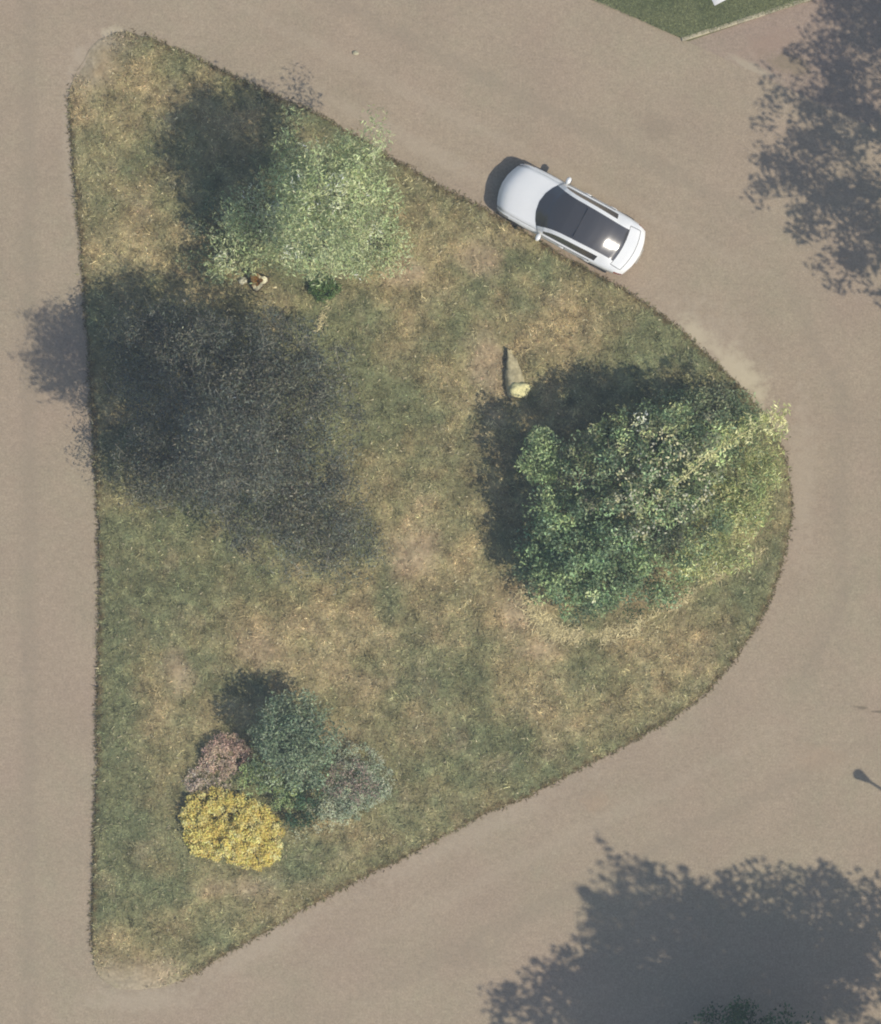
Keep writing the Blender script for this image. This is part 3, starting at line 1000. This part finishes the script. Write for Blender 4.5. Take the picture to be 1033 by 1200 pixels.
# ------------------------------------------------------------------ white car
def car():
    cx, cy = W(668, 258)
    root = empty('parked_car', 'white saloon car with dark glass roof parked along the island edge', 'car', (cx, cy, .002), math.atan2(.475, -.88))
    paint = flat_mat('white_paint', (.78, .78, .75), .4, grain=.02, coat=.8)
    glass = flat_mat('dark_glass', (.05, .047, .045), .17, grain=.03, coat=1.0, spec=.6)
    trim = flat_mat('black_trim', (.02, .02, .02), .6)
    rubber = flat_mat('tyre_rubber', (.025, .025, .026), .9)
    alloy = flat_mat('alloy', (.45, .45, .46), .35, metal=1)
    red = flat_mat('tail_red', (.35, .02, .02), .2, coat=1)
    lampm = flat_mat('headlamp_glass', (.35, .36, .38), .12, coat=1)
    # stations from nose to tail: x, half width, shoulder z, top-centre z, roof half width (greenhouse only)
    key = np.array([
        [2.38, .82, .48, .52, .62], [2.30, .865, .58, .64, .66], [2.16, .895, .68, .77, .68], [1.95, .91, .74, .84, .68], [1.6, .92, .80, .905, .68],
        [1.2, .915, .84, .955, .68], [1.08, .92, .85, .985, .70], [.8, .925, .87, 1.13, .66], [.45, .925, .89, 1.285, .61],
        [.1, .925, .90, 1.385, .575], [-.3, .925, .91, 1.425, .565], [-.7, .925, .92, 1.415, .555], [-1.1, .92, .94, 1.345, .54],
        [-1.45, .91, .96, 1.235, .53], [-1.7, .90, .975, 1.135, .53], [-1.82, .89, .98, 1.08, .55], [-2.0, .87, .975, 1.055, .56],
        [-2.2, .85, .95, 1.035, .57], [-2.3, .83, .91, .985, .55], [-2.4, .79, .78, .84, .50]])
    xs = np.unique(np.round(np.concatenate([np.linspace(2.38, -2.4, 49), [1.08, .72, -.28, -1.35, -1.82, -.34]]), 3))[::-1]
    kx = key[::-1]
    S = [np.interp(xs, kx[:, 0], kx[:, k]) for k in range(5)]
    for k in range(1, 5):
        a = S[k].copy()
        a[1:-1] = (a[:-2] + 2 * a[1:-1] + a[2:]) / 4
        S[k] = a
    rowsV = []
    for x, w, zs, zt, wr in zip(*S):
        gh = np.clip((zt - zs - .12) / .10, 0, 1)
        if x > 1.08 or x < -1.82:
            gh = 0
        zb = .20 + .10 * np.clip((abs(x) - 1.9) / .5, 0, 1)
        low = [(0, zb), (w * .82, zb), (w * .965, zb + .09), (w, .5 if zs > .7 else .45), (w * .99, zs - .11), (w * .945, zs)]
        hood = [(w * .86, zs + .035), (wr + .11, zs + (zt - zs) * .62), (wr + .0, zs + (zt - zs) * .74), (wr * .8, zt - .045), (wr * .45, zt - .014), (0, zt)]
        cab = [(w * .885, zs + .035), (wr + .115, zt - .115 * (1 if zt > 1.2 else .6)), (wr, zt - .045), (wr * .8, zt - .028), (wr * .45, zt - .009), (0, zt)]
        half = low + [(h[0] * (1 - gh) + c_[0] * gh, h[1] * (1 - gh) + c_[1] * gh) for h, c_ in zip(hood, cab)]
        half = np.array(half)
        yv = np.concatenate([half[:, 0], -half[::-1][1:-1, 0]])
        zv = np.concatenate([half[:, 1], half[::-1][1:-1, 1]])
        # plan curvature of nose, windscreen base and tail
        bow = np.interp(x, [-2.4, -1.9, -1.3, .3, 1.1, 2.0, 2.38], [.22, .16, .14, .0, -.46, -.30, -.27])
        rel = np.abs(yv) / w
        xv = x + bow * rel ** 2
        rowsV.append(np.c_[xv, yv, zv])
    m = len(rowsV[0])
    n = len(rowsV)
    V = np.concatenate(rowsV)
    tags = {}

    def put(t, f):
        tags.setdefault(t, []).append(f)

    for i in range(n - 1):
        xm = (xs[i] + xs[i + 1]) / 2
        for k in range(m):
            f = [i * m + k, i * m + (k + 1) % m, (i + 1) * m + (k + 1) % m, (i + 1) * m + k]
            band = k if k < 11 else m - 1 - k       # 0 floor .. 10 top centre
            side = 'L' if k < 11 else 'R'
            t = 'body'
            if band in (8, 9, 10) and -1.82 < xm < 1.08:
                t = 'windscreen' if xm > .1 else ('roof_glass' if xm > -.85 else 'rear_window')
            elif band == 6 and -1.35 < xm < .72:
                t = ('front_window' if xm > -.31 else 'rear_side_window') + side
            elif band in (6, 7, 8, 9, 10) and xm >= 1.12:
                t = 'bonnet'
            elif band in (7, 8, 9, 10) and -2.22 < xm <= -1.86:
                t = 'boot_lid'
            elif band in (2, 3, 4) and -1.2 < xm < .95:
                t = ('front_door' if xm > -.31 else 'rear_door') + side
            elif band == 4 and xm > 2.0:
                t = 'headlight' + side
            elif band == 4 and xm < -2.08:
                t = 'tail_light' + side
            elif band == 0:
                t = 'underbody'
            put(t, f)
    put('front_bumper', None)
    for t, fs in tags.items():
        b = MB()
        if t == 'front_bumper':
            for r0 in (0, n - 1):
                ring = V[r0 * m:(r0 + 1) * m]
                f = [list(range(m))] if r0 == 0 else [list(range(m))[::-1]]
                b = MB()
                b.add(ring, f)
                b.build('front_bumper' if r0 == 0 else 'rear_bumper', paint, root)
            continue
        fs = np.array(fs)
        u, inv = np.unique(fs, return_inverse=True)
        b.add(V[u], inv.reshape(fs.shape))
        nm = t[:-1] if t[-1] in 'LR' else t
        mt = paint
        if 'window' in nm or 'windscreen' in nm or 'glass' in nm:
            mt = glass
        elif nm == 'headlight':
            mt = lampm
        elif nm == 'tail_light':
            mt = red
        elif nm == 'underbody':
            mt = trim
        part = b.build(nm, mt, root, smooth=True)
        if nm in ('bonnet', 'boot_lid', 'front_door', 'rear_door'):
            ee = np.sort(np.concatenate([fs[:, [0, 1]], fs[:, [1, 2]], fs[:, [2, 3]], fs[:, [3, 0]]]), axis=1)
            ue, ct = np.unique(ee, axis=0, return_counts=True)
            gbm = MB()
            for e0, e1 in ue[ct == 1]:
                tube(gbm, np.array([V[e0], V[e1]]), [.009, .009], (1, 1, 1), 4)
            gbm.build('panel_gap', trim, part)
    # wheels
    for sx in (1.42, -1.42):
        for sy in (1, -1):
            a = np.arange(28) * 2 * np.pi / 28
            wb = MB()
            prof = [(.20, .70), (.31, .70), (.335, .73), (.335, .89), (.32, .928), (.235, .932)]
            V_ = np.concatenate([np.c_[np.cos(a) * r, np.full(28, sy * yy), np.sin(a) * r + .335] for r, yy in prof])
            q = np.arange(28)
            f = np.concatenate([np.c_[k * 28 + q, k * 28 + (q + 1) % 28, (k + 1) * 28 + (q + 1) % 28, (k + 1) * 28 + q] for k in range(len(prof) - 1)])
            wb.add(V_ + [sx, 0, 0], f)
            ty = wb.build('wheel', rubber, root, smooth=True)
            rb = MB()
            prof = [(.235, .926), (.20, .915), (.06, .93), (.001, .932)]
            V_ = np.concatenate([np.c_[np.cos(a) * r * (1 if r > .19 or r < .1 else 1), np.full(28, sy * yy), np.sin(a) * r + .335] for r, yy in prof])
            f = np.concatenate([np.c_[k * 28 + q, k * 28 + (q + 1) % 28, (k + 1) * 28 + (q + 1) % 28, (k + 1) * 28 + q] for k in range(len(prof) - 1)])
            rb.add(V_ + [sx, 0, 0], f)
            rb.build('rim', alloy, ty, smooth=True)
    # mirrors, handles, roof seam, plates
    for sy in (1, -1):
        b = MB()
        lump(b, np.array([.60, sy * .985, .955]), np.array([.085, .125, .075]), (1, 1, 1), 3, .06, 16, 10)
        b.add(*box(.60, sy * .91, .93, .05, .12, .03))
        mo = b.build('wing_mirror', paint, root, smooth=True)
        b = MB()
        b.add(*box(.515, sy * .99, .955, .012, .17, .09))
        b.build('mirror_glass', glass, mo)
        for hx in (-.15, -1.02):
            b = MB()
            b.add(*box(hx, sy * .918, .80, .2, .02, .025))
            b.build('door_handle', paint, root)
    b = MB()
    b.add(*box(-.33, 0, 1.427, .02, 1.0, .012))
    b.build('roof_seam', trim, root)
    b = MB()
    b.add(*box(-2.42, 0, .62, .02, .5, .12))
    b.build('number_plate', flat_mat('plate', (.5, .5, .45), .5), root)


def box(x, y, z, sx, sy, sz):
    v = [(x + a * sx / 2, y + b_ * sy / 2, z + c_ * sz / 2) for c_ in (-1, 1) for a, b_ in ((-1, -1), (1, -1), (1, 1), (-1, 1))]
    return v, [[3, 2, 1, 0], [4, 5, 6, 7], [0, 1, 5, 4], [1, 2, 6, 5], [2, 3, 7, 6], [3, 0, 4, 7]]


car()


# ------------------------------------------------------------------ white board on the corner lawn
def lawn_board():
    x, y = W(850, -2)
    root = empty('board_stand', 'white tilted board on short posts on the corner lawn', 'board', (x, y, .05), R(28))
    b = MB()
    v, f = box(0.1, .12, 0, 1.1, .42, .03)
    v = np.array(v)
    v[:, 2] += .62 + (v[:, 1] - .12) * .5
    b.add(v, f)
    b.build('panel', flat_mat('white_board', (.82, .82, .80), .4), root)
    post = flat_mat('grey_post', (.2, .2, .18), .6)
    for sx in (-.35, .5):
        b = MB()
        b.add(*box(sx, .12, .29, .05, .05, .62))
        b.build('post', post, root)


lawn_board()


# ------------------------------------------------------------------ things outside the frame whose shadows fall in it
def street_lamp():
    tip = W(1004, 906)
    H = 6.2
    base = tip + SUN_AZ * H / math.tan(R(SUN_EL))
    root = empty('street_lamp', 'street lamp on a thin pole whose club-shaped shadow lies on the road', 'street lamp', (base[0], base[1], -.01))
    met = flat_mat('lamp_steel', (.18, .19, .19), .5, metal=.6)
    b = MB()
    z = np.array([0, .9, .92, 3, H - .45])
    tube(b, np.c_[z * 0, z * 0, z], np.array([.085, .085, .06, .052, .042]), (1, 1, 1), 12)
    b.build('pole', met, root, smooth=True)
    b = MB()
    z = np.array([H - .5, H - .44, H - .12, H - .06, H])
    tube(b, np.c_[z * 0, z * 0, z], np.array([.05, .075, .15, .17, .02]), (1, 1, 1), 14)
    b.build('lantern', met, root)


street_lamp()

plant('tree', 'dark_street_tree', 'tall dense street tree whose ragged shadow falls over the lower road', 'tree', (1110, 1372),
      [(1100, 1380, 120, 110, 8.6, 2.4), (1180, 1320, 100, 90, 8.6, 2.2), (1230, 1410, 110, 110, 8.4, 2.4), (1120, 1345, 60, 60, 11.0, 1.3),
       (1020, 1420, 100, 80, 8.4, 2.2), (1260, 1290, 80, 70, 8.2, 1.8), (930, 1420, 66, 56, 8.6, 1.8), (1000, 1365, 60, 50, 8.8, 1.5)],
      800, 44, .32, [G(92, 108, 76), G(84, 100, 70)], leaf=(.24, .11), trunk_r=.28, limbs=90, ground=-.01, inner=.4, shoots=40)
plant('tree', 'open_street_tree', 'open-crowned street tree whose dappled shadow falls over the upper road', 'tree', (1245, 310),
      [(1215, 260, 90, 80, 7.2, 1.4), (1205, 345, 80, 70, 7.0, 1.4), (1290, 310, 110, 100, 7.4, 1.5), (1255, 400, 80, 60, 7.0, 1.3), (1300, 430, 70, 50, 7.2, 1.2)],
      250, 34, .22, [G(104, 118, 80), G(92, 106, 74)], leaf=(.2, .09), trunk_r=.14, limbs=70, ground=-.01, inner=.4)
plant('tree', 'corner_street_tree', 'thick street tree shading the far end of the gravel driveway', 'tree', (1300, 150),
      [(1295, 160, 80, 90, 7.2, 1.8), (1345, 90, 100, 90, 7.4, 1.8)],
      210, 44, .36, [G(92, 108, 76), G(84, 100, 70)], leaf=(.18, .08), trunk_r=.22, limbs=60, ground=-.01, inner=.4)
plant('shrub', 'verge_shrub', 'dark green shrub in deep shade at the lower road verge', 'shrub', (880, 1240),
      [(870, 1212, 62, 34, 1.2, .7), (930, 1235, 60, 34, 1.1, .7), (815, 1236, 50, 30, .9, .6)],
      130, 44, .2, [G(84, 108, 70), G(76, 98, 66)], leaf=(.13, .06), stems=4, limbs=30, ground=-.01)


# ------------------------------------------------------------------ thin summer haze between the ground and the aircraft
def haze():
    b = MB()
    b.add(*box(0, 0, 75.5, 1440, 1440, 153))
    m = bpy.data.materials.new('haze_air')
    m.use_nodes = True
    nt = m.node_tree
    nt.nodes.remove(nt.nodes['Principled BSDF'])
    v = nt.nodes.new('ShaderNodeVolumePrincipled')
    v.inputs['Color'].default_value = (.72, .84, 1.0, 1)
    v.inputs['Density'].default_value = 0.00047
    v.inputs['Anisotropy'].default_value = 0.0
    nt.links.new(v.outputs[0], nt.nodes['Material Output'].inputs['Volume'])
    o = b.build('haze', m)
    o['kind'] = 'stuff'
    o['label'] = 'thin bluish summer haze over the whole scene'
    o['category'] = 'haze'


haze()
